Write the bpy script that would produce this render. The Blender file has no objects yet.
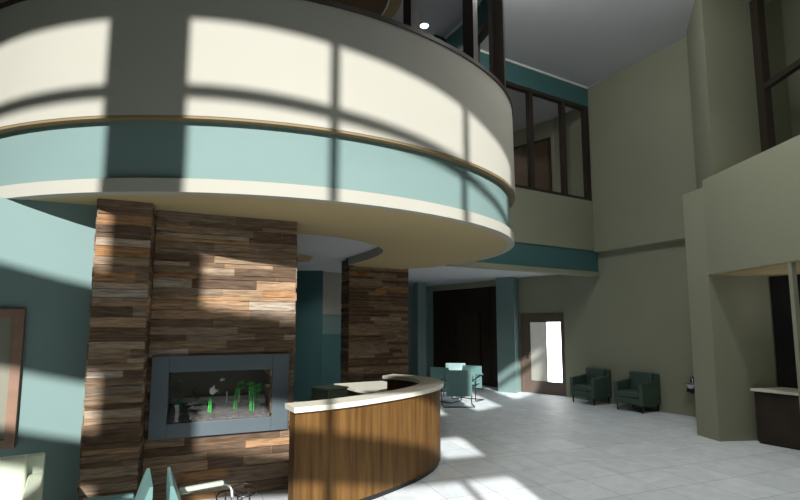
import bpy, bmesh, math, random
from mathutils import Vector, Matrix
random.seed(7)
sc = bpy.context.scene
col = sc.collection
PI = math.pi
R = math.radians

# ------------------------------------------------------------------ materials
def sr(c):
    return tuple((x/255/12.92 if x/255 <= .04045 else ((x/255+.055)/1.055)**2.4) for x in c)
MATS = {}
def mat(name, base, rough=.6, metal=0, spec=.4, noise=None, bump=None):
    m = bpy.data.materials.new(name); m.use_nodes = True
    nt = m.node_tree; b = nt.nodes['Principled BSDF']
    b.inputs['Base Color'].default_value = (*base, 1)
    b.inputs['Roughness'].default_value = rough
    b.inputs['Metallic'].default_value = metal
    b.inputs['Specular IOR Level'].default_value = spec
    if noise:
        scale, amt = noise
        tc = nt.nodes.new('ShaderNodeTexCoord'); n = nt.nodes.new('ShaderNodeTexNoise')
        n.inputs['Scale'].default_value = scale; n.inputs['Detail'].default_value = 4
        r = nt.nodes.new('ShaderNodeValToRGB')
        r.color_ramp.elements[0].position = .3; r.color_ramp.elements[1].position = .7
        r.color_ramp.elements[0].color = (*[x*(1-amt) for x in base], 1)
        r.color_ramp.elements[1].color = (*[min(1, x*(1+amt)) for x in base], 1)
        nt.links.new(tc.outputs['Object'], n.inputs['Vector'])
        nt.links.new(n.outputs['Fac'], r.inputs['Fac'])
        nt.links.new(r.outputs['Color'], b.inputs['Base Color'])
    if bump:
        tc = nt.nodes.new('ShaderNodeTexCoord'); n = nt.nodes.new('ShaderNodeTexNoise')
        n.inputs['Scale'].default_value = bump[0]
        bp = nt.nodes.new('ShaderNodeBump'); bp.inputs['Strength'].default_value = bump[1]; bp.inputs['Distance'].default_value = .01
        nt.links.new(tc.outputs['Object'], n.inputs['Vector'])
        nt.links.new(n.outputs['Fac'], bp.inputs['Height']); nt.links.new(bp.outputs['Normal'], b.inputs['Normal'])
    MATS[name] = m
    return m

CREAM = mat('cream_paint', (.385, .38, .335), .75, spec=.2, noise=(1.2, .02))
OLIVE = mat('olive_paint', (.295, .305, .22), .8, spec=.2, noise=(1.0, .03))
SOFF = mat('soffit_paint', (.44, .35, .19), .8, spec=.15, noise=(.8, .02))
TEAL = mat('teal_paint', (.175, .262, .255), .7, spec=.2, noise=(1.0, .03))
SHADED_TEAL = mat('shaded_teal_paint', (.062, .155, .16), .7, spec=.2, noise=(1.0, .03))  # same teal paint, with the shade put into a darker colour
CEIL = mat('grey_ceiling_paint', (.56, .57, .60), .9, spec=.1, noise=(1.0, .02))
WHITE = mat('white_trim_paint', (.85, .86, .80), .5)
FRAME = mat('dark_bronze_frame', (.035, .026, .020), .4)
DWOOD = mat('dark_wood', (.028, .018, .011), .45, noise=(3, .25))
BWOOD = mat('brown_door_wood', (.09, .05, .028), .5, noise=(3, .2))
RWOOD = mat('reddish_frame_wood', (.22, .13, .09), .5, noise=(5, .15))
METAL = mat('blue_grey_metal', (.10, .13, .15), .42, metal=.3, noise=(2, .06))
CHROME = mat('chrome', (.75, .76, .78), .16, metal=1)
BLACK = mat('black_plastic', (.012, .012, .013), .4)
DWIRE = mat('dark_wire', (.03, .03, .03), .3, metal=.6)
GREEN = mat('dark_green_leather', (.060, .098, .078), .5, spec=.35, noise=(6, .1))
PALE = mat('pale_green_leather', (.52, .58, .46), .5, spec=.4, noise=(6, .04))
TFAB = mat('teal_chair_vinyl', (.12, .235, .23), .45, spec=.5, noise=(6, .08))
STONE_TOP = mat('pale_solid_surface', (.74, .72, .62), .35, noise=(14, .04))
GREYGREEN = mat('grey_green_laminate', (.24, .29, .22), .6)
PLANT = mat('aquarium_green', (.03, .45, .06), .5, noise=(30, .3))
DPLANT = mat('aquarium_dark_green', (.02, .10, .03), .5)
FISH = mat('fish_white', (.85, .85, .80), .4)
BFISH = mat('fish_blue', (.05, .20, .18), .4)
DRIFT = mat('driftwood', (.05, .045, .04), .7, noise=(20, .3))
GRAVEL = mat('gravel', (.10, .095, .09), .9, noise=(60, .7), bump=(80, .8))
BACKD = mat('tank_back', (.10, .10, .07), .6)
BOARD = mat('olive_grey_board', (.20, .20, .155), .6)
BRONZE = mat('disc_brown', (.20, .12, .07), .6)
MUTED = mat('grey_exterior', (.30, .30, .29), .8)
DARKSTEEL = mat('door_grey_brown', (.15, .11, .088), .5)

def glassmat(name, tint=(1, 1, 1), refl=.025):
    m = bpy.data.materials.new(name); m.use_nodes = True; nt = m.node_tree
    nt.nodes.remove(nt.nodes['Principled BSDF'])
    t = nt.nodes.new('ShaderNodeBsdfTransparent'); t.inputs[0].default_value = (*tint, 1)
    g = nt.nodes.new('ShaderNodeBsdfGlossy'); g.inputs['Roughness'].default_value = .03
    mx = nt.nodes.new('ShaderNodeMixShader'); mx.inputs[0].default_value = refl
    nt.links.new(t.outputs[0], mx.inputs[1]); nt.links.new(g.outputs[0], mx.inputs[2])
    nt.links.new(mx.outputs[0], nt.nodes['Material Output'].inputs[0]); return m
GLASS = glassmat('clear_glass')
def emat(name, c, s):
    m = bpy.data.materials.new(name); m.use_nodes = True; b = m.node_tree.nodes['Principled BSDF']
    b.inputs['Base Color'].default_value = (*c, 1); b.inputs['Emission Color'].default_value = (*c, 1)
    b.inputs['Emission Strength'].default_value = s; return m
LAMP = emat('lamp_glow', (1, .97, .9), 9)

def floor_mat():
    m = bpy.data.materials.new('pale_floor_tile'); m.use_nodes = True; nt = m.node_tree; b = nt.nodes['Principled BSDF']
    tc = nt.nodes.new('ShaderNodeTexCoord'); mp = nt.nodes.new('ShaderNodeMapping')
    mp.inputs['Rotation'].default_value = (0, 0, R(8)); nt.links.new(tc.outputs['Object'], mp.inputs['Vector'])
    br = nt.nodes.new('ShaderNodeTexBrick'); br.offset = 0; br.squash = 1
    br.inputs['Color1'].default_value = (.70, .77, .82, 1); br.inputs['Color2'].default_value = (.77, .83, .87, 1)
    br.inputs['Mortar'].default_value = (.46, .50, .53, 1); br.inputs['Scale'].default_value = 1
    br.inputs['Mortar Size'].default_value = .006; br.inputs['Mortar Smooth'].default_value = .3
    br.inputs['Brick Width'].default_value = .6; br.inputs['Row Height'].default_value = .6
    nt.links.new(mp.outputs[0], br.inputs['Vector'])
    n = nt.nodes.new('ShaderNodeTexNoise'); n.inputs['Scale'].default_value = 3.5; n.inputs['Detail'].default_value = 6
    n.inputs['Distortion'].default_value = 1.2
    nt.links.new(mp.outputs[0], n.inputs['Vector'])
    r = nt.nodes.new('ShaderNodeValToRGB'); r.color_ramp.elements[0].color = (.91, .92, .93, 1); r.color_ramp.elements[1].color = (1.05, 1.04, 1.03, 1)
    r.color_ramp.elements[0].position = .35; r.color_ramp.elements[1].position = .65
    nt.links.new(n.outputs['Fac'], r.inputs['Fac'])
    mx = nt.nodes.new('ShaderNodeMixRGB'); mx.blend_type = 'MULTIPLY'; mx.inputs[0].default_value = 1
    nt.links.new(br.outputs['Color'], mx.inputs[1]); nt.links.new(r.outputs['Color'], mx.inputs[2])
    nt.links.new(mx.outputs[0], b.inputs['Base Color'])
    b.inputs['Roughness'].default_value = .55; b.inputs['Specular IOR Level'].default_value = .3
    return m
FLOOR = floor_mat()

def stone_mat():
    m = bpy.data.materials.new('stacked_reclaimed_planks'); m.use_nodes = True; nt = m.node_tree; b = nt.nodes['Principled BSDF']
    at = nt.nodes.new('ShaderNodeAttribute'); at.attribute_name = 'tone'
    r = nt.nodes.new('ShaderNodeValToRGB'); cr = r.color_ramp
    cols = [(0, (.11, .075, .052)), (.2, (.21, .15, .105)), (.4, (.29, .21, .145)), (.55, (.18, .145, .115)), (.7, (.36, .28, .205)),
            (.85, (.30, .155, .065)), (.95, (.36, .325, .28)), (1, (.36, .21, .10))]
    cr.elements[0].position = 0; cr.elements[0].color = (*cols[0][1], 1); cr.elements[1].position = 1; cr.elements[1].color = (*cols[-1][1], 1)
    for p, c in cols[1:-1]:
        e = cr.elements.new(p); e.color = (*c, 1)
    nt.links.new(at.outputs['Fac'], r.inputs['Fac'])
    tc = nt.nodes.new('ShaderNodeTexCoord'); mp = nt.nodes.new('ShaderNodeMapping'); mp.inputs['Scale'].default_value = (3, 3, 30)
    nt.links.new(tc.outputs['Object'], mp.inputs['Vector'])
    n = nt.nodes.new('ShaderNodeTexNoise'); n.inputs['Scale'].default_value = 1.6; n.inputs['Detail'].default_value = 7; n.inputs['Distortion'].default_value = .8
    nt.links.new(mp.outputs[0], n.inputs['Vector'])
    r2 = nt.nodes.new('ShaderNodeValToRGB'); r2.color_ramp.elements[0].color = (.45, .42, .4, 1); r2.color_ramp.elements[1].color = (1.35, 1.32, 1.25, 1)
    r2.color_ramp.elements[0].position = .32; r2.color_ramp.elements[1].position = .68
    nt.links.new(n.outputs['Fac'], r2.inputs['Fac'])
    mx = nt.nodes.new('ShaderNodeMixRGB'); mx.blend_type = 'MULTIPLY'; mx.inputs[0].default_value = .85
    nt.links.new(r.outputs['Color'], mx.inputs[1]); nt.links.new(r2.outputs['Color'], mx.inputs[2])
    nt.links.new(mx.outputs[0], b.inputs['Base Color'])
    bp = nt.nodes.new('ShaderNodeBump'); bp.inputs['Strength'].default_value = .5; bp.inputs['Distance'].default_value = .01
    nt.links.new(n.outputs['Fac'], bp.inputs['Height']); nt.links.new(bp.outputs['Normal'], b.inputs['Normal'])
    b.inputs['Roughness'].default_value = .8; b.inputs['Specular IOR Level'].default_value = .2
    return m
STONE = stone_mat()

def veneer_mat():
    m = bpy.data.materials.new('vertical_wood_veneer'); m.use_nodes = True; nt = m.node_tree; b = nt.nodes['Principled BSDF']
    tc = nt.nodes.new('ShaderNodeTexCoord'); mp = nt.nodes.new('ShaderNodeMapping'); mp.inputs['Scale'].default_value = (14, 14, .8)
    nt.links.new(tc.outputs['Object'], mp.inputs['Vector'])
    n = nt.nodes.new('ShaderNodeTexNoise'); n.inputs['Scale'].default_value = 1.3; n.inputs['Detail'].default_value = 6
    nt.links.new(mp.outputs[0], n.inputs['Vector'])
    r = nt.nodes.new('ShaderNodeValToRGB'); r.color_ramp.elements[0].position = .3; r.color_ramp.elements[1].position = .7
    r.color_ramp.elements[0].color = (.075, .036, .011, 1); r.color_ramp.elements[1].color = (.17, .09, .028, 1)
    nt.links.new(n.outputs['Fac'], r.inputs['Fac']); nt.links.new(r.outputs['Color'], b.inputs['Base Color'])
    b.inputs['Roughness'].default_value = .5; b.inputs['Specular IOR Level'].default_value = .15
    return m
VENEER = veneer_mat()

# ------------------------------------------------------------------ mesh helpers
def obj(name, bm, m, parent=None, smooth=False, bevel=0, seg=2):
    bmesh.ops.recalc_face_normals(bm, faces=bm.faces)
    me = bpy.data.meshes.new(name); bm.to_mesh(me); bm.free()
    me.materials.append(m)
    if smooth:
        for p in me.polygons: p.use_smooth = True
    o = bpy.data.objects.new(name, me); col.objects.link(o)
    if parent: o.parent = parent
    if bevel:
        b = o.modifiers.new('bevel', 'BEVEL'); b.width = bevel; b.segments = seg; b.limit_method = 'ANGLE'
    if smooth:
        w = o.modifiers.new('split', 'EDGE_SPLIT'); w.split_angle = R(40)
    return o
def empty(name, loc=(0, 0, 0), rz=0):
    o = bpy.data.objects.new(name, None); col.objects.link(o); o.location = loc; o.rotation_euler = (0, 0, rz); o.empty_display_size = .1
    return o
def tag(o, label, cat, group=None):
    o['label'] = label; o['category'] = cat
    if group: o['group'] = group
    return o
def struct(o):
    o['kind'] = 'structure'; return o
def box(bm, c, s, rz=0, rx=0, ry=0):
    M = Matrix.Translation(c) @ Matrix.Rotation(rz, 4, 'Z') @ Matrix.Rotation(ry, 4, 'Y') @ Matrix.Rotation(rx, 4, 'X') @ Matrix.Diagonal((*s, 1))
    return bmesh.ops.create_cube(bm, size=1, matrix=M)['verts']
def bx(bm, x0, x1, y0, y1, z0, z1):
    return box(bm, ((x0+x1)/2, (y0+y1)/2, (z0+z1)/2), (x1-x0, y1-y0, z1-z0))
def prism(bm, pts, z0, z1):
    lo = [bm.verts.new((x, y, z0)) for x, y in pts]; hi = [bm.verts.new((x, y, z1)) for x, y in pts]
    n = len(pts)
    bm.faces.new(lo[::-1]); bm.faces.new(hi)
    for i in range(n): bm.faces.new((lo[i], lo[(i+1) % n], hi[(i+1) % n], hi[i]))
def wallseg(bm, a, b, t, z0, z1):
    """vertical slab from a to b; thickness t goes to the left of a->b"""
    a = Vector(a); b = Vector(b); d = (b-a).normalized(); n = Vector((-d.y, d.x))*t
    prism(bm, [tuple(a), tuple(b), tuple(b+n), tuple(a+n)], z0, z1)
def sweep_profile(bm, path, prof):
    """path: open 2D polyline; prof: closed list of (inward offset, z). inward = left of direction"""
    n = len(path); rows = []
    for i, p in enumerate(path):
        a = Vector(path[max(0, i-1)]); b = Vector(path[min(n-1, i+1)]); d = (b-a).normalized(); nn = Vector((-d.y, d.x))
        rows.append([bm.verts.new((p[0]+nn.x*o, p[1]+nn.y*o, z)) for o, z in prof])
    k = len(prof)
    for i in range(n-1):
        for j in range(k):
            bm.faces.new((rows[i][j], rows[i+1][j], rows[i+1][(j+1) % k], rows[i][(j+1) % k]))
    bm.faces.new(rows[0]); bm.faces.new(rows[-1][::-1])
def offset(path, o):
    n = len(path); out = []
    for i, p in enumerate(path):
        a = Vector(path[max(0, i-1)]); b = Vector(path[min(n-1, i+1)]); d = (b-a).normalized()
        out.append((p[0]-d.y*o, p[1]+d.x*o))
    return out
def round_path(pts, r, seg=6):
    pts = [Vector(p) for p in pts]; out = [pts[0]]
    for i in range(1, len(pts)-1):
        p = pts[i]; a = (pts[i-1]-p); b = (pts[i+1]-p); rr = min(r, a.length*.49, b.length*.49)
        s = p+a.normalized()*rr; e = p+b.normalized()*rr
        for k in range(seg+1):
            t = k/seg; out.append(s*(1-t)**2+p*2*t*(1-t)+e*t*t)
    out.append(pts[-1]); return out
def tube(bm, pts, r, n=8, closed=False, r2=None):
    pts = [Vector(p) for p in pts]; N = len(pts); rows = []
    prev = None
    for i, p in enumerate(pts):
        if closed: t = (pts[(i+1) % N]-pts[(i-1) % N]).normalized()
        else: t = (pts[min(N-1, i+1)]-pts[max(0, i-1)]).normalized()
        if prev is None:
            u = t.orthogonal().normalized()
        else:
            u = (prev-t*prev.dot(t)).normalized()
        prev = u; v = t.cross(u)
        rr = r if r2 is None else r+(r2-r)*i/(N-1)
        rows.append([bm.verts.new(p+(u*math.cos(2*PI*k/n)+v*math.sin(2*PI*k/n))*rr) for k in range(n)])
    for i in range(N if closed else N-1):
        A = rows[i]; B = rows[(i+1) % N]
        for k in range(n): bm.faces.new((A[k], A[(k+1) % n], B[(k+1) % n], B[k]))
    if not closed: bm.faces.new(rows[0][::-1]); bm.faces.new(rows[-1])
def lathe(bm, prof, c=(0, 0, 0), n=32, caps=True):
    rows = []
    for r, z in prof:
        rows.append([bm.verts.new((c[0]+max(r, 1e-4)*math.cos(2*PI*k/n), c[1]+max(r, 1e-4)*math.sin(2*PI*k/n), c[2]+z)) for k in range(n)])
    for i in range(len(rows)-1):
        for k in range(n): bm.faces.new((rows[i][k], rows[i][(k+1) % n], rows[i+1][(k+1) % n], rows[i+1][k]))
    if caps: bm.faces.new(rows[0][::-1]); bm.faces.new(rows[-1])
    else:
        for k in range(n): bm.faces.new((rows[-1][k], rows[-1][(k+1) % n], rows[0][(k+1) % n], rows[0][k]))
def nb(): return bmesh.new()
def catmull(pts, seg=6):
    P = [Vector(p) for p in pts]; P = [P[0]*2-P[1]]+P+[P[-1]*2-P[-2]]; out = []
    for i in range(1, len(P)-2):
        for k in range(seg):
            t = k/seg
            out.append(.5*((2*P[i])+(P[i+1]-P[i-1])*t+(2*P[i-1]-5*P[i]+4*P[i+1]-P[i+2])*t*t+(3*P[i]-P[i-1]-3*P[i+1]+P[i+2])*t**3))
    out.append(P[-2]); return out

# ------------------------------------------------------------------ plan curves
C0 = (2.3, 8.92); R0 = 4.533
arc = [(C0[0]+R0*math.cos(a), C0[1]+R0*math.sin(a)) for a in [R(188+i*3) for i in range(0, 35)]]   # 188..290
endp = catmull([(3.85, 4.663), (4.21, 4.82), (4.54, 5.02), (4.87, 5.28), (5.17, 5.61), (5.45, 6.06), (5.64, 6.57), (5.73, 7.04), (5.76, 7.46), (5.75, 7.93)], 4)
RING = [p for p in arc if p[0] < 3.75]+[tuple(p) for p in endp]

# facade curve behind the camera: X label -> true plan point
FX = [(-5.6, 2.6), (-4.96, 2.2), (-4.3, 1.78), (-3.68, 1.43), (-2.77, 1.02), (-1.92, .70), (-1.29, .48), (-.59, .31), (0, .2), (.5, .1), (1.1, 0), (2.1, 0), (2.9, .3), (3.6, .8), (4.04, 1.06), (4.9, 1.6)]
def fac(X):
    for i in range(len(FX)-1):
        if X <= FX[i+1][0] or i == len(FX)-2:
            (a, da), (b, db) = FX[i], FX[i+1]
            t = (X-a)/(b-a); dy = da+(db-da)*t; break
    return (X+.364*dy+.73, -2+dy)
def fpath(a, b, st=.35):
    n = max(2, int(abs(b-a)/st)+1); return [fac(a+(b-a)*i/n) for i in range(n+1)]

# ------------------------------------------------------------------ floor and ceilings
HALL = [(-5.1, 1.9)]+[(p[0], p[1]) for p in fpath(-5.6, 4.9, .2)]+[(10.4, .55), (10.4, 15.1), (-5.1, 15.1)]
b = nb(); prism(b, HALL, -.12, 0); struct(obj('floor', b, FLOOR))
b = nb(); prism(b, HALL, 7.85, 8.0); struct(obj('ceiling', b, CEIL))

# slab of the upper storey (grey underside = low ceiling)
slab = offset(RING, .34)
poly = slab+[(5.36, 8.16), (10.08, 8.16), (10.08, 9.1), (9.9, 15.0), (-4.9, 15.0), (-4.9, 8.2), (-2.0, 8.2)]
b = nb(); prism(b, poly, 3.2, 3.62); s = struct(obj('ceiling_lower', b, CEIL))
# ring soffit, a C-shaped dropped band with an open recess
inner = [tuple(p) for p in catmull([(-1.2, 7.6), (-.2, 6.75), (.9, 6.38), (1.95, 6.26), (2.4, 6.24), (2.85, 6.36), (3.29, 6.62), (3.66, 7.05), (3.84, 7.7), (3.88, 8.5), (3.88, 9.12)], 4)]
tail = [(5.70, 8.2), (5.62, 8.5), (5.42, 8.8), (5.25, 8.95), (5.2, 9.12)]
poly = offset(RING, .10)+[(5.60, 8.2), (5.55, 8.5), (5.40, 8.76), (5.25, 8.92), (5.2, 9.12)]+inner[::-1]
b = nb(); prism(b, poly, 3.045, 3.2); struct(obj('ceiling_soffit', b, SOFF))
b = nb(); sweep_profile(b, inner[14:], [(.0, 3.046), (.0, 3.199), (.012, 3.199), (.012, 3.046)]); struct(obj('recess_bounce_strip', b, CREAM))  # cream strip that paints bounced light onto the recess side

# ------------------------------------------------------------------ round balcony wall
b = nb(); sweep_profile(b, RING, [(-.03, 3.765), (-.015, 5.07), (.30, 5.07), (.30, 3.70), (.06, 3.70), (.06, 3.765)])
ring = struct(obj('wall_balcony', b, CREAM, smooth=True))
b = nb(); sweep_profile(b, RING, [(.055, 3.16), (.055, 3.75), (.33, 3.75), (.33, 3.16)]); obj('teal_band', b, TEAL, ring, smooth=True)
b = nb(); sweep_profile(b, RING, [(0, 3.04), (0, 3.17), (.10, 3.17), (.10, 3.04)]); obj('lower_lip', b, CREAM, ring, smooth=True)
b = nb(); sweep_profile(b, RING, [(-.025, 3.74), (-.025, 3.766), (.06, 3.766), (.06, 3.74)]); obj('reveal', b, mat('reveal_brown', (.22, .16, .08), .7), ring, smooth=True)
b = nb(); sweep_profile(b, RING, [(-.03, 5.07), (-.03, 5.12), (.31, 5.12), (.31, 5.07)]); obj('capping', b, FRAME, ring, smooth=True)

# glazing posts standing on the balcony wall + hung round fascia above
L = [0]
for i in range(1, len(RING)): L.append(L[-1]+(Vector(RING[i])-Vector(RING[i-1])).length)
def at(s):
    for i in range(1, len(RING)):
        if L[i] >= s:
            t = (s-L[i-1])/(L[i]-L[i-1]); p = Vector(RING[i-1]).lerp(Vector(RING[i]), t); d = (Vector(RING[i])-Vector(RING[i-1])).normalized(); return p, d
    return Vector(RING[-1]), Vector((0, 1))
s0 = min(range(len(RING)), key=lambda i: abs(RING[i][0]-2.70)+(RING[i][1] > 6)*9)
base = L[s0]
for k in range(-3, 5):
    s = base+k*1.085
    if s > L[-1]-.05: break
    p, d = at(s); n = Vector((-d.y, d.x)); c = p+n*.12
    b = nb(); box(b, (c.x, c.y, (5.12+7.2)/2), (.105, .16, 7.2-5.12), math.atan2(d.y, d.x))
    struct(obj('trim_1', b, FRAME, ring)); 
for x_, y_, w_ in ((4.36, 5.10, .055), (4.96, 5.56, .11), (5.32, 6.1, .11)):
    b = nb(); box(b, (x_, y_, (5.12+7.2)/2), (w_, w_, 7.2-5.12), R(50)); struct(obj('trim_1', b, FRAME, ring))
b = nb(); sweep_profile(b, RING, [(.05, 7.2), (.05, 7.28), (.22, 7.28), (.22, 7.2)]); obj('head_frame', b, FRAME, ring, smooth=True)
b = nb(); sweep_profile(b, RING, [(.08, 7.28), (.08, 7.85), (.19, 7.85), (.19, 7.28)]); struct(obj('wall_hung_fascia', b, SHADED_TEAL, smooth=True))
b = nb(); sweep_profile(b, offset(RING, .19), [(0, 7.81), (0, 7.85), (.035, 7.85), (.035, 7.81)]); struct(obj('trim_2', b, WHITE, smooth=True))

# round ceiling tray above the balcony
t = empty('ceiling_disc', (2.25, 7.85, 7.85)); tag(t, 'brown round ceiling disc with thin white rim above the balcony', 'ceiling disc')
b = nb(); lathe(b, [(1.98, -.06), (1.98, 0), (0, 0), (0, -.06)], n=64); obj('outer_plate', b, SOFF, t, smooth=True)
b = nb(); lathe(b, [(1.70, -.14), (1.70, -.06), (0, -.06), (0, -.14)], n=64); obj('brown_plate', b, BRONZE, t, smooth=True)
b = nb(); tube(b, [(1.72*math.cos(a*PI/36), 1.72*math.sin(a*PI/36), -.12) for a in range(72)], .02, 6, closed=True); obj('rim', b, WHITE, t, smooth=True)
def downlight(x, y, z, label, power=0):
    t = empty('downlight', (x, y, z)); tag(t, label, 'ceiling light')
    b = nb(); lathe(b, [(.11, -.012), (.11, 0), (.085, 0), (.085, -.012)], n=28, caps=False); obj('ring', b, WHITE, t)
    b = nb(); lathe(b, [(.08, -.008), (.08, -.001), (0, -.001), (0, -.008)], n=28); obj('lens', b, LAMP, t)
downlight(4.95, 7.8, 7.85, 'small bright recessed ceiling light above the round balcony')
# low drum light under the upper storey
t = empty('drum_light', (2.90, 9.35, 3.2)); tag(t, 'shallow cream drum light on the low ceiling behind the reception', 'ceiling light')
b = nb(); lathe(b, [(.27, -.09), (.30, -.02), (.30, 0), (0, 0), (0, -.1)], n=36); obj('drum_shade', b, SOFF, t, smooth=True)
b = nb(); lathe(b, [(.32, -.015), (.32, 0), (.301, 0), (.301, -.015)], n=36, caps=False); obj('rim', b, CREAM, t, smooth=True)

# ------------------------------------------------------------------ far side (plane y = 7.95)
b = nb(); bx(b, 5.72, 9.94, 7.95, 8.15, 3.66, 4.90); bx(b, 9.94, 10.08, 7.95, 8.15, 3.66, 4.90); far = struct(obj('wall_far', b, OLIVE))
b = nb(); bx(b, 5.66, 10.08, 7.975, 8.15, 3.14, 3.66); obj('teal_fascia', b, SHADED_TEAL, far)
b = nb(); bx(b, 5.66, 10.08, 7.94, 8.15, 3.04, 3.14); obj('fascia_lip', b, OLIVE, far)
b = nb(); bx(b, 5.3, 9.94, 7.95, 8.12, 7.34, 7.85); struct(obj('wall_far_upper', b, SHADED_TEAL))
b = nb(); bx(b, 5.72, 9.92, 7.92, 7.95, 7.81, 7.85); struct(obj('trim_3', b, WHITE))
b = nb(); bx(b, 9.915, 9.945, 7.35, 7.945, 7.81, 7.85); struct(obj('trim_4', b, CREAM))
w = nb(); bx(w, 5.3, 9.94, 7.96, 8.08, 4.90, 4.97); bx(w, 5.3, 9.94, 7.96, 8.08, 7.26, 7.34)
for x in (5.88, 6.93, 7.98, 9.05): bx(w, x-.06, x+.06, 7.965, 8.075, 4.97, 7.26)
bx(w, 9.80, 9.94, 7.965, 8.075, 4.97, 7.26)
win = struct(obj('window_1', w, FRAME))
b = nb(); bx(b, 5.5, 9.7, 8.01, 8.018, 4.97, 7.26); obj('pane', b, GLASS, win)

# upper corridor behind those windows
u2 = Vector((-math.sin(R(17)), math.cos(R(17))))
E0 = Vector((10.12, 9.2))
def e(t): return tuple(E0+u2*t)
b = nb(); wallseg(b, e(5.6), e(0), .2, 3.62, 7.56); struct(obj('wall_upper_corridor', b, mat('tan_paint', (.36, .34, .24), .8, spec=.2)))
b = nb(); bx(b, 10.1, 10.3, 7.95, 9.25, 3.62, 7.85); struct(obj('wall_upper_side', b, OLIVE))
b = nb(); bx(b, 3.0, 10.1, 8.12, 15.0, 7.56, 7.66); struct(obj('ceiling_upper', b, CEIL))
b = nb(); bx(b, 5.0, 10.1, 14.8, 15.0, 3.62, 7.56); struct(obj('wall_upper_back', b, OLIVE))
# tall brown door upstairs on the corridor wall
def on_wall(t, off, z):  # point on corridor line with offset into room (-x side)
    n = Vector((-u2.y, u2.x)); p = E0+u2*t+n*off; return (p.x, p.y, z)
def wbox(bm, t0, t1, o0, o1, z0, z1):
    a = math.atan2(u2.y, u2.x); c = on_wall((t0+t1)/2, (o0+o1)/2, (z0+z1)/2)
    box(bm, c, (t1-t0, o1-o0, z1-z0), a)
b = nb(); wbox(b, .22, 1.35, .005, .05, 3.63, 6.98); d2 = struct(obj('door_2', b, BWOOD))
b = nb(); wbox(b, .15, .22, .004, .07, 3.63, 7.05); wbox(b, 1.35, 1.42, .004, .07, 3.63, 7.05); wbox(b, .22, 1.35, .004, .07, 6.98, 7.05); obj('door_frame', b, DWOOD, d2)

# ------------------------------------------------------------------ right wall
b = nb(); bx(b, 10.1, 10.3, 4.9, 9.13, 0, 3.62); wr = struct(obj('wall_right', b, OLIVE))
b = nb(); bx(b, 9.94, 10.3, 4.7, 7.95, 3.62, 7.85); struct(obj('wall_right_upper', b, OLIVE))
# angled continuation with the glazed door
b = nb(); wbox(b, 1.24, 1.36, -.16, 0, 0, 3.2); wbox(b, -.06, 1.24, -.16, 0, 2.18, 3.2); struct(obj('wall_door_side', b, OLIVE))
b = nb(); wbox(b, -.06, .0, -.10, .03, 0, 2.18); wbox(b, 1.17, 1.24, -.10, .03, 0, 2.18); wbox(b, .0, 1.17, -.10, .03, 2.09, 2.18); d1 = struct(obj('door_1', b, DARKSTEEL))
b = nb(); wbox(b, .0, .06, -.06, -.01, 0, 2.09); wbox(b, .96, 1.17, -.06, -.01, 0, 2.09); wbox(b, .06, .96, -.06, -.01, 0, .34); wbox(b, .06, .96, -.06, -.01, 1.93, 2.09); wbox(b, .475, .49, -.06, -.02, .34, 1.93); obj('leaf', b, DARKSTEEL, d1)
b = nb(); wbox(b, .49, .96, -.045, -.03, .34, 1.93); p1 = obj('frosted_pane', b, emat('glowing_frosted_glass', (.30, .30, .27), .55), d1); p1['label'] = 'dim grey frosted half of the door glass'  # pane glows by itself in place of daylight behind it
b = nb(); wbox(b, .06, .475, -.045, -.03, .34, 1.93); p1 = obj('glowing_pane', b, emat('daylight_glow_glass', (1, 1, .97), 6), d1); p1['label'] = 'glaring strip of the door glass, glowing in place of daylight'  # daylight through the glass is put in as the pane's own glow
b = nb(); wbox(b, 1.0, 1.03, -.012, .03, .95, 1.15); obj('door_handle', b, CHROME, d1)
# teal column beside the door and dark timber wall
b = nb(); prism(b, [(9.42, 10.28), (9.74, 10.44), (10.2, 11.3), (9.86, 11.5), (9.20, 10.76)], 0, 3.2); struct(obj('wall_teal_column', b, TEAL))
b = nb(); wallseg(b, (9.34, 14.25), (9.90, 11.4), .15, 0, 3.2); dw = struct(obj('wall_dark_timber', b, DWOOD))
def dbox(bm, t0, t1, o0, o1, z0, z1):
    a = Vector((9.90, 11.4)); d = (Vector((9.34, 14.25))-a).normalized(); n = Vector((-d.y, d.x))
    c = a+d*(t0+t1)/2+n*(o0+o1)/2; box(bm, (c.x, c.y, (z0+z1)/2), (t1-t0, o1-o0, z1-z0), math.atan2(d.y, d.x))
b = nb(); dbox(b, .85, 1.75, .0, .04, 0, 2.25); d3 = struct(obj('door_3', b, mat('dark_door', (.035, .026, .018), .4)))
b = nb(); dbox(b, .78, .85, .0, .06, 0, 2.32); dbox(b, 1.75, 1.82, .0, .06, 0, 2.32); dbox(b, .85, 1.75, .0, .06, 2.25, 2.32); obj('door_frame', b, DWOOD, d3)
b = nb(); 
for t0 in (.35, .42, 2.15, 2.5): dbox(b, t0, t0+.02, .0, .015, 0, 3.0)
obj('timber_battens', b, DWOOD, dw)
b = nb(); dbox(b, -.1, 2.95, 0, .3, 3.04, 3.2); struct(obj('trim_5', b, OLIVE))
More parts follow.
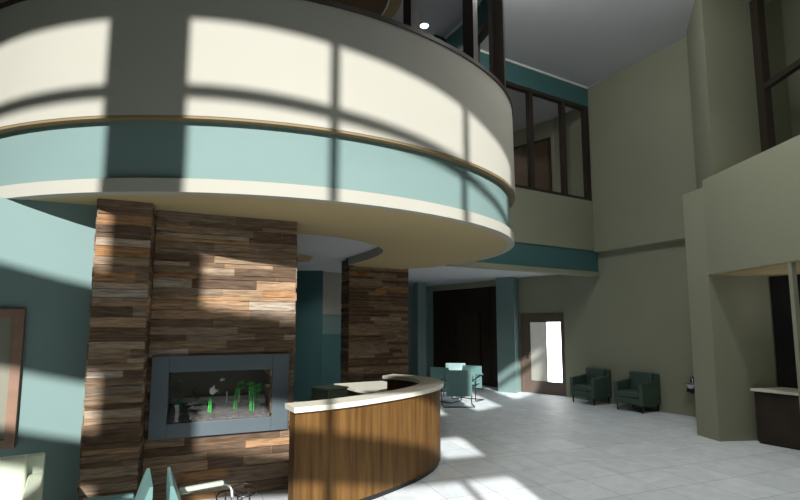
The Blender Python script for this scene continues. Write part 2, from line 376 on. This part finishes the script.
# teal walls further back behind reception
b = nb(); prism(b, [(9.34, 14.25), (9.3, 14.45), (7.4, 14.5), (7.4, 14.3)], 0, 3.2); prism(b, [(7.95, 13.0), (8.25, 13.0), (8.25, 13.3), (7.95, 13.3)], 0, 3.2); struct(obj('wall_back_right', b, TEAL))
b = nb(); bx(b, -4.9, 7.5, 14.3, 14.5, 0, 3.2); struct(obj('wall_back', b, SHADED_TEAL))
b = nb(); wallseg(b, (4.30, 11.6), (3.3, 12.15), .15, 0, 3.2); struct(obj('wall_back_left', b, SHADED_TEAL))
b = nb(); wallseg(b, (5.2, 12.0), (4.28, 11.75), .12, 2.12, 3.2); cb = struct(obj('wall_cream_panel', b, CREAM))
b = nb(); wallseg(b, (5.2, 12.0), (4.15, 11.75), .12, 1.62, 2.12); obj('teal_panel', b, TEAL, cb)
b = nb(); wallseg(b, (5.2, 12.0), (4.28, 11.75), .12, 0, 1.62); obj('lower_panel', b, SHADED_TEAL, cb)

# right foreground block (angled faces) and alcove
b = nb(); prism(b, [(8.46, 4.87), (8.29, 4.43), (9.26, 4.01), (10.3, 4.01), (10.3, 5.2)], 0, 4.12); struct(obj('wall_block', b, OLIVE))
b = nb(); prism(b, [(9.76, 5.33), (8.50, 4.35), (9.62, 4.00), (10.3, 3.9), (10.3, 5.36)], 4.12, 7.85); struct(obj('wall_pier', b, OLIVE))
fd = Vector((-.47, -.88)).normalized()
B0 = Vector((8.29, 4.43)); B1 = B0+fd*3.4
b = nb(); wallseg(b, tuple(B1), tuple(B0), -.32, 2.65, 4.24); wallseg(b, tuple(B0+fd*.02), (9.7, 3.85), -.2, 4.12, 4.2); wbx = struct(obj('wall_bulkhead', b, OLIVE))
b = nb(); prism(b, [tuple(B0+Vector((.012,-.02))), (9.7, 3.85), (9.7, .9), tuple(B1+Vector((.012, .0)))], 2.635, 2.70); struct(obj('ceiling_alcove', b, SOFF))
b = nb(); prism(b, [tuple(B0+Vector((.3,-.2))), (9.7, 3.85), (9.7, .9), tuple(B1+Vector((.4, .0)))], 4.12, 4.2); struct(obj('floor_ledge', b, CREAM))
b = nb(); prism(b, [(8.55, 4.36), (9.77, 4.02), (9.77, .9), (8.9, .9), (8.1, 3.1)], 7.6, 7.84); struct(obj('ceiling_header', b, OLIVE))
# upper right glazing
g0 = Vector((9.53, 4.03)); gd = Vector((-.52, -.855)).normalized()
def gbox(bm, t0, t1, o0, o1, z0, z1):
    n = Vector((-gd.y, gd.x)); c = g0+gd*(t0+t1)/2+n*(o0+o1)/2; box(bm, (c.x, c.y, (z0+z1)/2), (t1-t0, o1-o0, z1-z0), math.atan2(gd.y, gd.x))
b = nb(); gbox(b, 0, .20, -.06, .06, 4.24, 7.6); gbox(b, .2, 3.2, -.05, .05, 5.88, 5.98); gbox(b, .2, 3.2, -.05, .05, 7.5, 7.6); gbox(b, .2, 3.2, -.05, .05, 4.2, 4.27); gbox(b, 1.6, 1.7, -.05, .05, 4.27, 7.5)
w2 = struct(obj('window_2', b, FRAME))
b = nb(); gbox(b, .2, 3.2, -.004, .004, 4.27, 7.5); obj('pane', b, GLASS, w2)
b = nb(); bx(b, 10.3, 10.5, -.5, 5.4, 0, 7.85); struct(obj('wall_outer_right', b, OLIVE))
# lower alcove: dark opening, post, counter
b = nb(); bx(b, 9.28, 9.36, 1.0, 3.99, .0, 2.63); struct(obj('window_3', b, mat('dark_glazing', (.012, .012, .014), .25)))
pp = B0+fd*1.63
b = nb(); box(b, (pp.x+.04, pp.y, 2.635/2), (.06, .06, 2.635), math.atan2(fd.y, fd.x)); struct(obj('trim_6', b, OLIVE))
t = empty('side_cabinet', (8.8, 3.2, 0)); tag(t, 'dark wooden cabinet under a pale worktop in the right alcove', 'cabinet')
b = nb(); prism(b, [(-.10, .88), (.46, .74), (.46, -2.0), (-.10, -2.0)], .03, .80); obj('body', b, DWOOD, t)
b = nb(); prism(b, [(-.08, .86), (.45, .72), (.45, -2.0), (-.08, -2.0)], 0, .03); obj('plinth', b, BLACK, t)
for k in range(4):
    b = nb(); bx(b, -.118, -.10, .20-.62*k, .78-.62*k, .10, .76); dd = obj('door', b, DWOOD, t, bevel=.004)
    b = nb(); tube(b, [(-.125, .26-.62*k, .55), (-.125, .26-.62*k, .68)], .006); obj('handle', b, CHROME, dd)
b = nb(); prism(b, [(-.17, .905), (.47, .74), (.47, -2.0), (-.17, -2.0)], .80, .84); wt = obj('worktop', b, STONE_TOP, None, bevel=.008)
wt.location = (8.8, 3.2, 0); tag(wt, 'pale cream worktop on the dark cabinet in the right alcove', 'worktop')

# small drinking fountain on the right wall
t = empty('drinking_fountain', (10.1, 5.78, 0)); tag(t, 'small chrome drinking fountain on the right wall beside the corner', 'drinking fountain')
b = nb(); lathe(b, [(.07, -.08), (.12, -.02), (.14, 0), (.125, .01), (.09, -.02), (0, -.03)], (-.15, 0, .66), 24); obj('basin', b, CHROME, t, smooth=True)
b = nb(); bx(b, -.20, -.03, -.09, .09, .50, .575); obj('housing', b, BLACK, t, bevel=.02)
b = nb(); tube(b, round_path([(-.08, .02, .66), (-.08, .02, .78), (-.16, .02, .80), (-.17, .02, .76)], .03), .012); obj('spout', b, CHROME, t, smooth=True)
b = nb(); bx(b, -.03, -.0, -.10, .10, .46, .80); obj('back_plate', b, BLACK, t, bevel=.01)

# ------------------------------------------------------------------ left side walls
b = nb(); U = Vector((.994, -.110)); Nn = Vector((.110, .994))
a = Vector((-.30, 5.81)); b2 = a-U*4.7
wallseg(b, tuple(b2), tuple(a+U*.4), .2, 0, 3.045); wl = struct(obj('wall_left_teal', b, TEAL))
b = nb(); bx(b, -5.1, -4.9, 1.6, 15, 0, 7.85); struct(obj('wall_left', b, OLIVE))
b = nb(); bx(b, -4.9, 10.3, 15.0, 15.2, 0, 7.85); struct(obj('wall_rear', b, OLIVE))
# framed board on the teal wall
org = Vector((-.32, 5.81)); 
def tbox(bm, s0, s1, o0, o1, z0, z1):
    c = org+U*(s0+s1)/2-Nn*(o0+o1)/2; box(bm, (c.x, c.y, (z0+z1)/2), (s1-s0, o1-o0, z1-z0), math.atan2(U.y, U.x))
t = empty('framed_board', (org.x-U.x*.85, org.y-U.y*.85, .68)); tag(t, 'tall wood-framed olive board on the teal wall left of the stone', 'framed board')
def child(o, par):
    o.parent = par; o.matrix_parent_inverse = Matrix.Translation(par.location).inverted(); return o
b = nb(); tbox(b, -.60, -.52, .0, .05, .68, 1.97); tbox(b, -1.85, -1.77, .0, .05, .68, 1.97); tbox(b, -1.77, -.60, .0, .05, .68, .76); tbox(b, -1.77, -.60, .0, .05, 1.89, 1.97); child(obj('frame', b, RWOOD), t)
b = nb(); tbox(b, -1.77, -.60, .002, .02, .76, 1.89); child(obj('board', b, BOARD), t)

# ------------------------------------------------------------------ stacked plank cladding
def cladding(bm, lay, o, d, n, length, z0, z1, hole=None, rowh=.082, seed=1, lmin=.3, lmax=1.0, coreback=.3):
    rnd = random.Random(seed); z = z0
    def blk(s0, s1, za, zb_, out, tone):
        g = .0035
        P = []
        for s_, zz, oo in ((s0+g, za+g, out), (s1-g, za+g, out), (s1-g, zb_-g, out), (s0+g, zb_-g, out), (s0+g, za+g, -.02), (s1-g, za+g, -.02), (s1-g, zb_-g, -.02), (s0+g, zb_-g, -.02)):
            p = Vector(o)+Vector(d)*s_+Vector(n)*oo; P.append(bm.verts.new((p.x, p.y, zz)))
        for f in ((0, 1, 2, 3), (1, 5, 6, 2), (5, 4, 7, 6), (4, 0, 3, 7), (3, 2, 6, 7), (4, 5, 1, 0)):
            ff = bm.faces.new([P[k] for k in f])
            for lp in ff.loops: lp[lay] = (tone, tone, tone, 1)
    while z < z1-.01:
        h = rowh*rnd.choice((.6, .8, 1, 1, 1.25)); zt = min(z+h, z1)
        if z1-zt < .03: zt = z1
        spans = [(0, length)]
        if hole and zt > hole[2]+.001 and z < hole[3]-.001: spans = [(0, hole[0]), (hole[1], length)]
        for a_, b_ in spans:
            s_ = a_
            while s_ < b_-.001:
                l = rnd.uniform(lmin, lmax); e_ = s_+l
                if b_-e_ < .12: e_ = b_
                blk(s_, e_, z, zt, rnd.uniform(0.003, .014), rnd.random()); s_ = e_
        z = zt
def ptz(o, d, s_, n, k): 
    p = Vector(o)+Vector(d)*s_+Vector(n)*k; return (p.x, p.y)
def stone_box(name, o, d, length, depth, z1, hole=None, seed=1, sides=True, parent=None, rowh=.082):
    d = Vector(d).normalized(); inn = Vector((-d.y, d.x)); out = -inn
    bm = nb(); lay = bm.loops.layers.color.new('tone')
    cladding(bm, lay, o, d, out, length, 0, z1, hole, seed=seed, rowh=rowh)
    if sides:
        cladding(bm, lay, ptz(o, d, length, d, 0), inn, d, depth, 0, z1, seed=seed+1, rowh=rowh)
        cladding(bm, lay, ptz(o, d, 0, inn, depth), -inn, -d, depth, 0, z1, seed=seed+2, rowh=rowh)
    # core
    def core(s0, s1, za, zb_):
        pts = [ptz(o, d, s0, inn, .0), ptz(o, d, s1, inn, .0), ptz(o, d, s1, inn, depth), ptz(o, d, s0, inn, depth)]
        prism(bm, pts, za, zb_)
    if hole:
        core(0.005, hole[0], 0, z1); core(hole[1], length-.005, 0, z1); core(hole[0], hole[1], 0, hole[2]); core(hole[0], hole[1], hole[3], z1)
    else: core(.005, length-.005, 0, z1)
    return obj(name, bm, STONE, parent)
PO = (.23, 5.72)
panel = stone_box('wall_stone_panel', PO, U, 1.50, .62, 3.045, hole=(.19, 1.26, .80, 1.34), seed=3)
struct(panel)
colm = stone_box('wall_stone_column', (-.29, 5.475), Vector((.994, -.110)), .475, .34, 3.045, seed=11); struct(colm)
back = stone_box('wall_stone_pillar', (3.95, 9.14), (1, -.02), 1.38, .42, 3.19, seed=21, rowh=.075); struct(back)
b = nb(); bx(b, 3.86, 4.0, 9.03, 9.12, 3.02, 3.19)
struct(obj('trim_7', b, BLACK))

# ------------------------------------------------------------------ aquarium in the panel
def q(s_, k, z):   # k = depth into the wall
    p = Vector(PO)+U*s_+Nn*k; return Vector((p.x, p.y, z))
ang = math.atan2(U.y, U.x)
def qbox(bm, s0, s1, k0, k1, z0, z1):
    box(bm, q((s0+s1)/2, (k0+k1)/2, (z0+z1)/2), (s1-s0, k1-k0, z1-z0), ang)
aq = empty('aquarium', q(.72, 0, .66)); tag(aq, 'wide blue-grey framed aquarium set into the stone panel', 'aquarium')
b = nb(); z0, z1, s0, s1 = .66, 1.50, .035, 1.435
qbox(b, s0, .20, -.06, -.031, z0, z1); qbox(b, 1.25, s1, -.06, -.031, z0, z1); qbox(b, .20, 1.25, -.06, -.031, z0, .81); qbox(b, .20, 1.25, -.06, -.031, 1.33, z1)
child(obj('frame', b, METAL, bevel=.004), aq)
b = nb(); qbox(b, .19, 1.26, .50, .52, .80, 1.34); qbox(b, .19, .20, 0, .5, .80, 1.34); qbox(b, .20, 1.25, 0, .5, 1.325, 1.34); child(obj('tank_back', b, BACKD), aq)
b = nb(); lay = b.loops.layers.color.new('tone')
rr = random.Random(5)
for i in range(6):
    n0 = len(b.faces); zz = .84+i*.083; qbox(b, 1.236+rr.uniform(0, .006), 1.26, .0, .5, zz, zz+.08); tn = rr.choice((.7, .4, .2, .85, .75))
    b.faces.ensure_lookup_table()
    for f in b.faces[n0:]:
        for lp in f.loops: lp[lay] = (tn, tn, tn, 1)
child(obj('side_planks', b, STONE), aq)
b = nb(); qbox(b, .205, 1.235, .44, .49, .94, 1.0); child(obj('back_ledge', b, CREAM, bevel=.01), aq)
# gravel bed with bumps
b = nb(); nx, ny = 40, 12; g = []
for i in range(nx+1):
    row = []
    for j in range(ny+1):
        s_ = .205+1.03*i/nx; k = -.02+.49*j/ny; z = .835+.10*j/ny+.012*math.sin(i*1.3)*math.cos(j*1.9)+random.uniform(-.006, .006)
        row.append(b.verts.new(q(s_, k, z)))
    g.append(row)
for i in range(nx):
    for j in range(ny): b.faces.new((g[i][j], g[i+1][j], g[i+1][j+1], g[i][j+1]))
lo = [b.verts.new(q(.205, -.02, .80)), b.verts.new(q(1.235, -.02, .80))]
b.faces.new([lo[0], lo[1]]+[g[i][0] for i in range(nx, -1, -1)])
gv = child(obj('gravel_bed', b, GRAVEL, smooth=True), aq); gv['kind'] = 'stuff'
b = nb(); qbox(b, .20, 1.25, -.028, -.022, .81, 1.33); child(obj('front_glass', b, GLASS), aq)
for s_, h in ((.80, .12), (.935, .14), (1.05, .16)):
    b = nb(); qbox(b, s_, s_+.014, .40, .41, .90, .93+h); child(obj('white_rod', b, WHITE), aq)

def blade_plant(name, s_, k, zb_, n, h, spread, m, label, group=None, w=.014, arch=0, dirs=None):
    o = q(s_, k, zb_); bm = nb(); rnd = random.Random(int(s_*1000))
    for i in range(n):
        x0 = rnd.uniform(-spread, spread); y0 = rnd.uniform(-.02, .02); hh = h*rnd.uniform(.7, 1); lean = (dirs if dirs is not None else rnd.uniform(-1, 1))*arch*rnd.uniform(.5, 1.2)
        prev = None
        for j in range(9):
            t = j/8; z = hh*math.sin(min(1, t*1.0)*PI*(.5+.22*bool(arch))); x = x0+lean*t*t
            ww = w*(1-t*.85)*(1 if t > .05 else .6); y = y0+.01*math.sin(t*5+i)
            L_ = bm.verts.new((x-ww/2, y-.003, z)); R_ = bm.verts.new((x+ww/2, y+.003, z)); F_ = bm.verts.new((x, y-.005, z))
            if prev:
                bm.faces.new((prev[0], prev[2], F_, L_)); bm.faces.new((prev[2], prev[1], R_, F_)); bm.faces.new((prev[1], prev[0], L_, R_))
            prev = (L_, R_, F_)
            if j in (3, 5, 6) and arch:   # side leaflets
                for sg in (-1, 1):
                    a1 = bm.verts.new((x, y, z)); a2 = bm.verts.new((x+sg*.022, y-.006, z+.012)); a3 = bm.verts.new((x+sg*.012, y, z-.012)); bm.faces.new((a1, a2, a3))
    ob = obj(name, bm, m); ob.location = o; ob.rotation_euler = (0, 0, ang)
    tag(ob, label, 'plant', 'plants in the aquarium'); return ob
blade_plant('aquarium_plant', .62, .15, .855, 3, .21, .015, PLANT, 'straight bright green plant left of the middle of the aquarium', w=.026)
blade_plant('aquarium_plant', .56, .30, .885, 4, .11, .03, DPLANT, 'short dim green plant left of the straight bright one in the tank', w=.018)
blade_plant('aquarium_plant', .30, .18, .86, 7, .17, .035, DPLANT, 'dark green tuft in the left corner of the aquarium', w=.016, arch=.02)
blade_plant('aquarium_plant', .88, .20, .865, 5, .32, .02, PLANT, 'bright green plant arching right, beside the tank middle', w=.013, arch=.11, dirs=1)
blade_plant('aquarium_plant', 1.06, .12, .86, 6, .34, .03, PLANT, 'tall feathery green plant with drooping tips in the aquarium', w=.012, arch=.06)
blade_plant('aquarium_plant', 1.15, .26, .875, 4, .33, .04, PLANT, 'bushy green plant nearest the right end of the aquarium', w=.012, arch=.04)
# driftwood
b = nb(); tube(b, [tuple(Vector((.025*math.sin(t*1.9+.4), .01*math.cos(t*2), t*.042))) for t in [i*.5 for i in range(15)]], .014, 7, r2=.005)
tube(b, [(0.02, 0, .13), (.05, .01, .17), (.045, 0, .22)], .006, 6, r2=.003)
o = obj('driftwood', b, DRIFT, smooth=True); o.location = q(.46, .2, .86); tag(o, 'dark wavy upright driftwood stick in the aquarium', 'driftwood')
def fish(s_, k, z, L_, m, label, rz=0, hgt=.6):
    t = empty('fish', q(s_, k, z), ang+rz); tag(t, label, 'fish', 'fish in the aquarium')
    b = nb(); bmesh.ops.create_uvsphere(b, u_segments=14, v_segments=10, radius=.5, matrix=Matrix.Diagonal((L_, L_*.28, L_*hgt, 1)))
    for v in b.verts:
        f = 1-.45*max(0, v.co.x/(L_/2)); v.co.z *= f
    obj('body', b, m, t, smooth=True)
    b = nb(); vs = [b.verts.new(c) for c in ((L_*.38, 0, 0), (L_*.75, .003, L_*.28), (L_*.64, 0, 0), (L_*.75, -.003, -L_*.28))]; b.faces.new(vs[:3]); b.faces.new((vs[0], vs[2], vs[3])); obj('tail_fin', b, m, t)
    b = nb(); vs = [b.verts.new(c) for c in ((-L_*.15, 0, L_*hgt*.45), (L_*.2, 0, L_*hgt*.8), (L_*.22, 0, L_*hgt*.35))]; b.faces.new(vs); obj('dorsal_fin', b, m, t)
    b = nb(); 
    for sg in (-1, 1): bmesh.ops.create_uvsphere(b, u_segments=8, v_segments=6, radius=L_*.04, matrix=Matrix.Translation((-L_*.33, sg*L_*.085, L_*.06)))
    obj('eyes', b, BLACK, t)
fish(.645, .2, 1.09, .075, FISH, 'larger white disc-shaped fish in the middle of the aquarium', hgt=1.15)
fish(.735, .2, 1.21, .05, FISH, 'small white fish near the top of the aquarium', rz=.5)
fish(.30, .2, 1.215, .04, BFISH, 'tiny blue-green fish in the upper left of the tank')
fish(.335, .23, 1.20, .035, BFISH, 'tiny dark teal fish just right of the blue-green fish', rz=2.6)

# ------------------------------------------------------------------ reception counter
ctr = [tuple(p) for p in catmull([(1.44, 4.58), (1.74, 4.60), (2.06, 4.66), (2.40, 4.76), (2.80, 4.91), (3.16, 5.08), (3.49, 5.30), (3.76, 5.58), (3.93, 5.92), (3.99, 6.3), (3.92, 6.64), (3.76, 6.95)], 5)]
rc = empty('reception_counter', (2.6, 5.6, 0)); tag(rc, 'curved wood-fronted reception counter with pale top beside the stone wall', 'reception counter')
b = nb(); sweep_profile(b, ctr, [(0, .06), (0, 1.0), (.14, 1.0), (.14, .06)]); child(obj('front_panel', b, VENEER, smooth=True), rc)
b = nb(); sweep_profile(b, ctr, [(.03, 0), (.03, .06), (.12, .06), (.12, 0)]); child(obj('plinth', b, BLACK, smooth=True), rc)
ct2 = [(ctr[0][0]-.02, ctr[0][1])]+ctr
b = nb(); sweep_profile(b, ct2, [(-.045, 1.00), (-.045, 1.05), (.27, 1.05), (.27, 1.00)]); child(obj('countertop', b, STONE_TOP, smooth=True), rc)
b = nb(); sweep_profile(b, offset(ctr, .14)[5:], [(0, .70), (0, .74), (.45, .74), (.45, .70)]); child(obj('inner_shelf', b, VENEER, smooth=True), rc)
t = empty('back_desk', (3.9, 7.7, 0)); tag(t, 'pale topped desk surface at the foot of the stone pillar inside reception', 'desk')
b = nb(); prism(b, [(-.45, .95), (-.45, -.05), (-.35, -.55), (.05, -.70), (.42, -.5), (.60, .2), (.55, .95)], .71, .75); obj('desktop', b, STONE_TOP, t)
b = nb(); prism(b, [(-.38, .9), (-.38, 0), (-.28, -.45), (.05, -.60), (.36, -.42), (.52, .2), (.5, .9)], .0, .71); obj('body', b, DWOOD, t)
t = empty('filing_cabinet', (2.42, 6.22, 0), R(20)); tag(t, 'grey-green box cabinet standing behind the reception counter', 'cabinet')
b = nb(); bx(b, -.17, .17, -.17, .17, 0, .99); obj('body', b, GREYGREEN, t, bevel=.008)
b = nb(); bx(b, -.18, .18, -.18, .18, .99, 1.01); obj('top', b, mat('teal_grey_top', (.36, .46, .43), .4), t, bevel=.004)
for k in range(3):
    b = nb(); bx(b, -.155, .155, -.182, -.171, .05+.31*k, .34+.31*k); dr = obj('drawer', b, GREYGREEN, t, bevel=.003)
    b = nb(); bx(b, -.05, .05, -.192, -.182, .24+.31*k, .255+.31*k); obj('handle', b, CHROME, dr)

# ------------------------------------------------------------------ armchairs
def armchair(loc, rz, m, label, group=None, W=.70, D=.62, legm=None):
    """faces local -y"""
    t = empty('armchair', loc, rz); tag(t, label, 'armchair', group or 'boxy armchairs')
    aw = .10
    b = nb(); bx(b, -W/2+aw, W/2-aw, -D/2, D/2-.12, .16, .30); obj('seat_base', b, m, t, bevel=.015)
    b = nb(); bx(b, -W/2+aw+.004, W/2-aw-.004, -D/2-.015, D/2-.16, .30, .43); obj('seat_cushion', b, m, t, bevel=.035, seg=4, smooth=True)
    b = nb(); vs = box(b, (0, D/2-.10, .56), (W-2*aw-.008, .14, .50), 0, R(-7)); obj('back_cushion', b, m, t, bevel=.03, seg=4, smooth=True)
    b = nb(); bx(b, -W/2, W/2, D/2-.06, D/2, .16, .80); obj('backrest', b, m, t, bevel=.015)
    for sg in (-1, 1):
        b = nb(); x = sg*(W/2-aw/2)
        vs = bx(b, x-aw/2, x+aw/2, -D/2, D/2-.06, .16, .60)
        for v in vs:
            if v.co.z > .5 and v.co.y > 0: v.co.z = .66
        obj('armrest', b, m, t, bevel=.012)
    for sx in (-1, 1):
        for sy in (-1, 1):
            b = nb(); tube(b, [(sx*(W/2-.05), sy*(D/2-.05), .17), (sx*(W/2-.05), sy*(D/2-.05), 0)], .022, 4, r2=.014); obj('leg', b, legm or BLACK, t)
    return t
armchair((9.76, 8.08, 0), R(-90), GREEN, 'dark green boxy armchair against the right wall, nearer the glazed door')
armchair((9.78, 6.88, 0), R(-90), GREEN, 'dark green boxy armchair against the right wall, nearer the drinking fountain')
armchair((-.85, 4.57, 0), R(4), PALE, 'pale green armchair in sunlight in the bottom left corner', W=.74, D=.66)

# ------------------------------------------------------------------ cantilever chairs
def cantilever(loc, rz, label, group=None, padm=None, K=1, zb_=.40, tubem=None):
    """faces local +x, backrest at x=0"""
    t = empty('cantilever_chair', loc, rz); tag(t, label, 'chair', group or 'teal cantilever chairs')
    r = .012
    for sg in (-1, 1):
        y = sg*(.28*K)
        b = nb()
        tube(b, round_path([(.04, sg*.22*K, .58), (.02, y, .625), (.44, y, .65), (.48, y, .03), (.03, y, .013)], .06), r, 8); obj('side_frame', b, tubem or CHROME, t, smooth=True)
        b = nb(); box(b, (.235, y, .653), (.30, .05, .03), 0, 0, R(-2.6)); obj('arm_pad', b, padm or TFAB, t, bevel=.012, seg=3)
    b = nb(); tube(b, [(.03, -.28*K, .013), (.03, .28*K, .013)], r); obj('cross_bar', b, tubem or CHROME, t, smooth=True)
    b = nb(); tube(b, [(.465, -.28*K, .40), (.465, .28*K, .40)], r); obj('cross_bar', b, tubem or CHROME, t, smooth=True)
    # curved shell back
    b = nb(); N, Mz = 10, 8; th = .035; G = []
    for side in (0, 1):
        g = []
        for i in range(N+1):
            row = []
            for j in range(Mz+1):
                y = (-.23+.46*i/N)*K; zt = j/Mz; z = zb_+(.83-zb_)*zt
                th = .018+.095*math.sin(min(1, (.83-z)/.34)*PI/2)*(1-.25*(y/.29)**2)
                x = th if side else 0
                row.append(b.verts.new((x, y, z)))
            g.append(row)
        G.append(g)
    for side in (0, 1):
        for i in range(N):
            for j in range(Mz): b.faces.new((G[side][i][j], G[side][i+1][j], G[side][i+1][j+1], G[side][i][j+1]))
    for j in range(Mz):
        for i in (0, N): b.faces.new((G[0][i][j], G[0][i][j+1], G[1][i][j+1], G[1][i][j]))
    for i in range(N):
        for j in (0, Mz): b.faces.new((G[0][i][j], G[0][i+1][j], G[1][i+1][j], G[1][i][j]))
    obj('backrest', b, TFAB, t, smooth=True)
    b = nb(); bx(b, .10, .48, -.225*K, .235*K, .41, .47); obj('seat', b, TFAB, t, bevel=.025, seg=3)
    return t
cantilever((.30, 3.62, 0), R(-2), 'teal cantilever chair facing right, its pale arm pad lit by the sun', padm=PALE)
cantilever((.20, 3.66, 0), R(180), 'teal cantilever chair facing left, back to back with its neighbour')
cantilever((6.62, 9.05, 0), R(62), 'dark teal chair seen from behind, past the counter end', K=1.25, zb_=.25, tubem=DWIRE)
cantilever((7.72, 10.0, 0), R(205), 'sunlit teal chair facing the camera, behind the dark-backed one', K=1.15, zb_=.3, tubem=DWIRE)
cantilever((7.85, 10.9, 0), R(235), 'teal chair furthest back, nearest the dark timber wall', K=1.15, zb_=.3, tubem=DWIRE)
cantilever((6.68, 9.95, 0), R(20), 'pale lit chair just right of the counter end, left of the dark-backed one', K=1.15, zb_=.25, tubem=DWIRE)
# wire table
t = empty('wire_table', (.86, 4.14, 0)); tag(t, 'small side table of bent dark wire loops by the stone wall', 'side table')
b = nb()
for cx, cy, rr_, z in ((-.07, 0, .10, .47), (.05, .04, .10, .49)):
    tube(b, [(cx+rr_*math.cos(a*PI/14), cy+rr_*math.sin(a*PI/14), z+.02*math.sin(a*PI/14)) for a in range(28)], .006, 6, closed=True)
obj('hoops', b, DWIRE, t, smooth=True)
for k in range(3):
    a = k*2*PI/3+.4
    b = nb(); tube(b, [(-.01+.10*math.cos(a), .02+.08*math.sin(a), .48), (.03+.16*math.cos(a), .02+.16*math.sin(a), 0)], .006, 6); obj('leg', b, DWIRE, t, smooth=True)

# ------------------------------------------------------------------ curtain wall behind the viewpoint
lv = [('wall_front_sill', -.02, .04), ('wall_front_band', 3.52, 3.95), ('wall_front_spandrel', 4.56, 5.47)]
for nm, za, zb_ in lv:
    b = nb(); sweep_profile(b, fpath(-5.6, 1.0), [(0, za), (0, zb_), (-.14, zb_), (-.14, za)]); struct(obj(nm, b, CREAM))
b = nb(); sweep_profile(b, fpath(1.0, 4.9), [(0, 0), (0, 5.47), (-.14, 5.47), (-.14, 0)]); struct(obj('wall_front', b, CREAM))
b = nb(); sweep_profile(b, fpath(-5.6, 4.9), [(0, 7.78), (0, 7.85), (-.14, 7.85), (-.14, 7.78)]); struct(obj('wall_front_head', b, CREAM))
b = nb(); sweep_profile(b, fpath(3.6, 4.9), [(0, 6.64), (0, 7.85), (-.1, 7.85), (-.1, 6.64)]); struct(obj('wall_front_sun_stop', b, CREAM))  # unseen panel, added to stop stray sun and crop the column's patch
b = nb(); sweep_profile(b, fpath(3.6, 4.9), [(0, 6.26), (0, 6.38), (-.08, 6.38), (-.08, 6.26)]); struct(obj('trim_8', b, FRAME))
b = nb(); sweep_profile(b, fpath(-5.6, 3.6), [(0, 6.95), (0, 7.06), (-.08, 7.06), (-.08, 6.95)]); w4 = struct(obj('window_4', b, FRAME))
def mull(X, za, zb_, w=.10, m=FRAME):
    p = fac(X); b = nb(); box(b, (p[0], p[1]-.04, (za+zb_)/2), (w, .07, zb_-za), R(-20)); o = obj('mullion', b, m, w4); return o
for X in (-1.35, .33): mull(X, 0 if X < 1 else 5.47, 7.78)
for a_, c_ in ((-3.6, -2.8), (1.33, 2.08), (2.95, 3.6)):
    b = nb(); sweep_profile(b, fpath(a_, c_, .2), [(0, 0), (0, 7.85), (-.16, 7.85), (-.16, 0)]); struct(obj('wall_front_pier', b, CREAM))
b = nb(); wallseg(b, fac(-5.6), (-5.0, 1.6), .1, 0, 7.85); struct(obj('wall_front_left', b, OLIVE))
b = nb(); wallseg(b, (10.3, .6), fac(4.9), .1, 0, 7.85); struct(obj('wall_front_right', b, OLIVE))

# ------------------------------------------------------------------ light
az, el = R(20), R(26)
sd = bpy.data.lights.new('sun', 'SUN'); sd.energy = 7.6; sd.angle = R(.9); sd.color = (1, .975, .93)
so = bpy.data.objects.new('sun', sd); col.objects.link(so)
dirv = Vector((math.sin(az)*math.cos(el), math.cos(az)*math.cos(el), -math.sin(el)))
so.rotation_euler = dirv.to_track_quat('-Z', 'Y').to_euler(); so.location = (-3, -8, 9)
wd = bpy.data.worlds.new('world'); sc.world = wd; wd.use_nodes = True
wd.node_tree.nodes['Background'].inputs[0].default_value = (.86, .95, 1.0, 1)
wd.node_tree.nodes['Background'].inputs[1].default_value = .06

def area_light(x, y, z, p, size=.5, c=(1, .97, .92)):
    a = bpy.data.lights.new('fill_or_downlight', 'AREA'); a.shape = 'DISK'; a.size = size; a.energy = p; a.color = c; a.spread = R(120)
    o = bpy.data.objects.new('fill_or_downlight', a); col.objects.link(o); o.location = (x, y, z)
for x, y, p in ((5.4, 3.0, 62), (2.6, .4, 16)):  # unseen fill, added to brighten the floor and the balcony front
    area_light(x, y, 7.80, p)
def point_light(x, y, z, p):
    a = bpy.data.lights.new('fill_or_alcove_light', 'POINT'); a.shadow_soft_size = .3; a.energy = p; a.color = (1, .99, .96)
    o = bpy.data.objects.new('fill_or_alcove_light', a); col.objects.link(o); o.location = (x, y, z)
point_light(6.9, 3.6, 6.7, 25); point_light(5.1, 4.9, 7.5, 150); point_light(8.75, 3.55, 2.2, 2.2)  # unseen fill added for brightness; the last is the alcove downlight
area_light(7.6, 11.0, 3.17, 5); area_light(4.1, 10.4, 3.17, 9); area_light(4.95, 7.8, 7.835, 14, .14); area_light(8.6, 10.5, 7.5, 12)  # unseen fill added, apart from the one at the balcony's downlight

# ------------------------------------------------------------------ camera
f, cyp = 486.4, 275.2
th = math.atan(51.8/486.4); al = math.atan(275/489.1)
cd = bpy.data.cameras.new('camera'); cam = bpy.data.objects.new('camera', cd); col.objects.link(cam)
cd.sensor_width = 36; cd.sensor_fit = 'HORIZONTAL'; cd.lens = f/800*36
cd.shift_y = (cyp-250)/800
cam.location = (0, 0, 1.8); cam.rotation_euler = (PI/2+th, 0, -al)
cd.clip_start = .05
sc.camera = cam
sc.view_settings.view_transform = 'Standard'; sc.view_settings.look = 'None'
sc.view_settings.exposure = 0; sc.view_settings.gamma = 1; sc.view_settings.use_curve_mapping = False
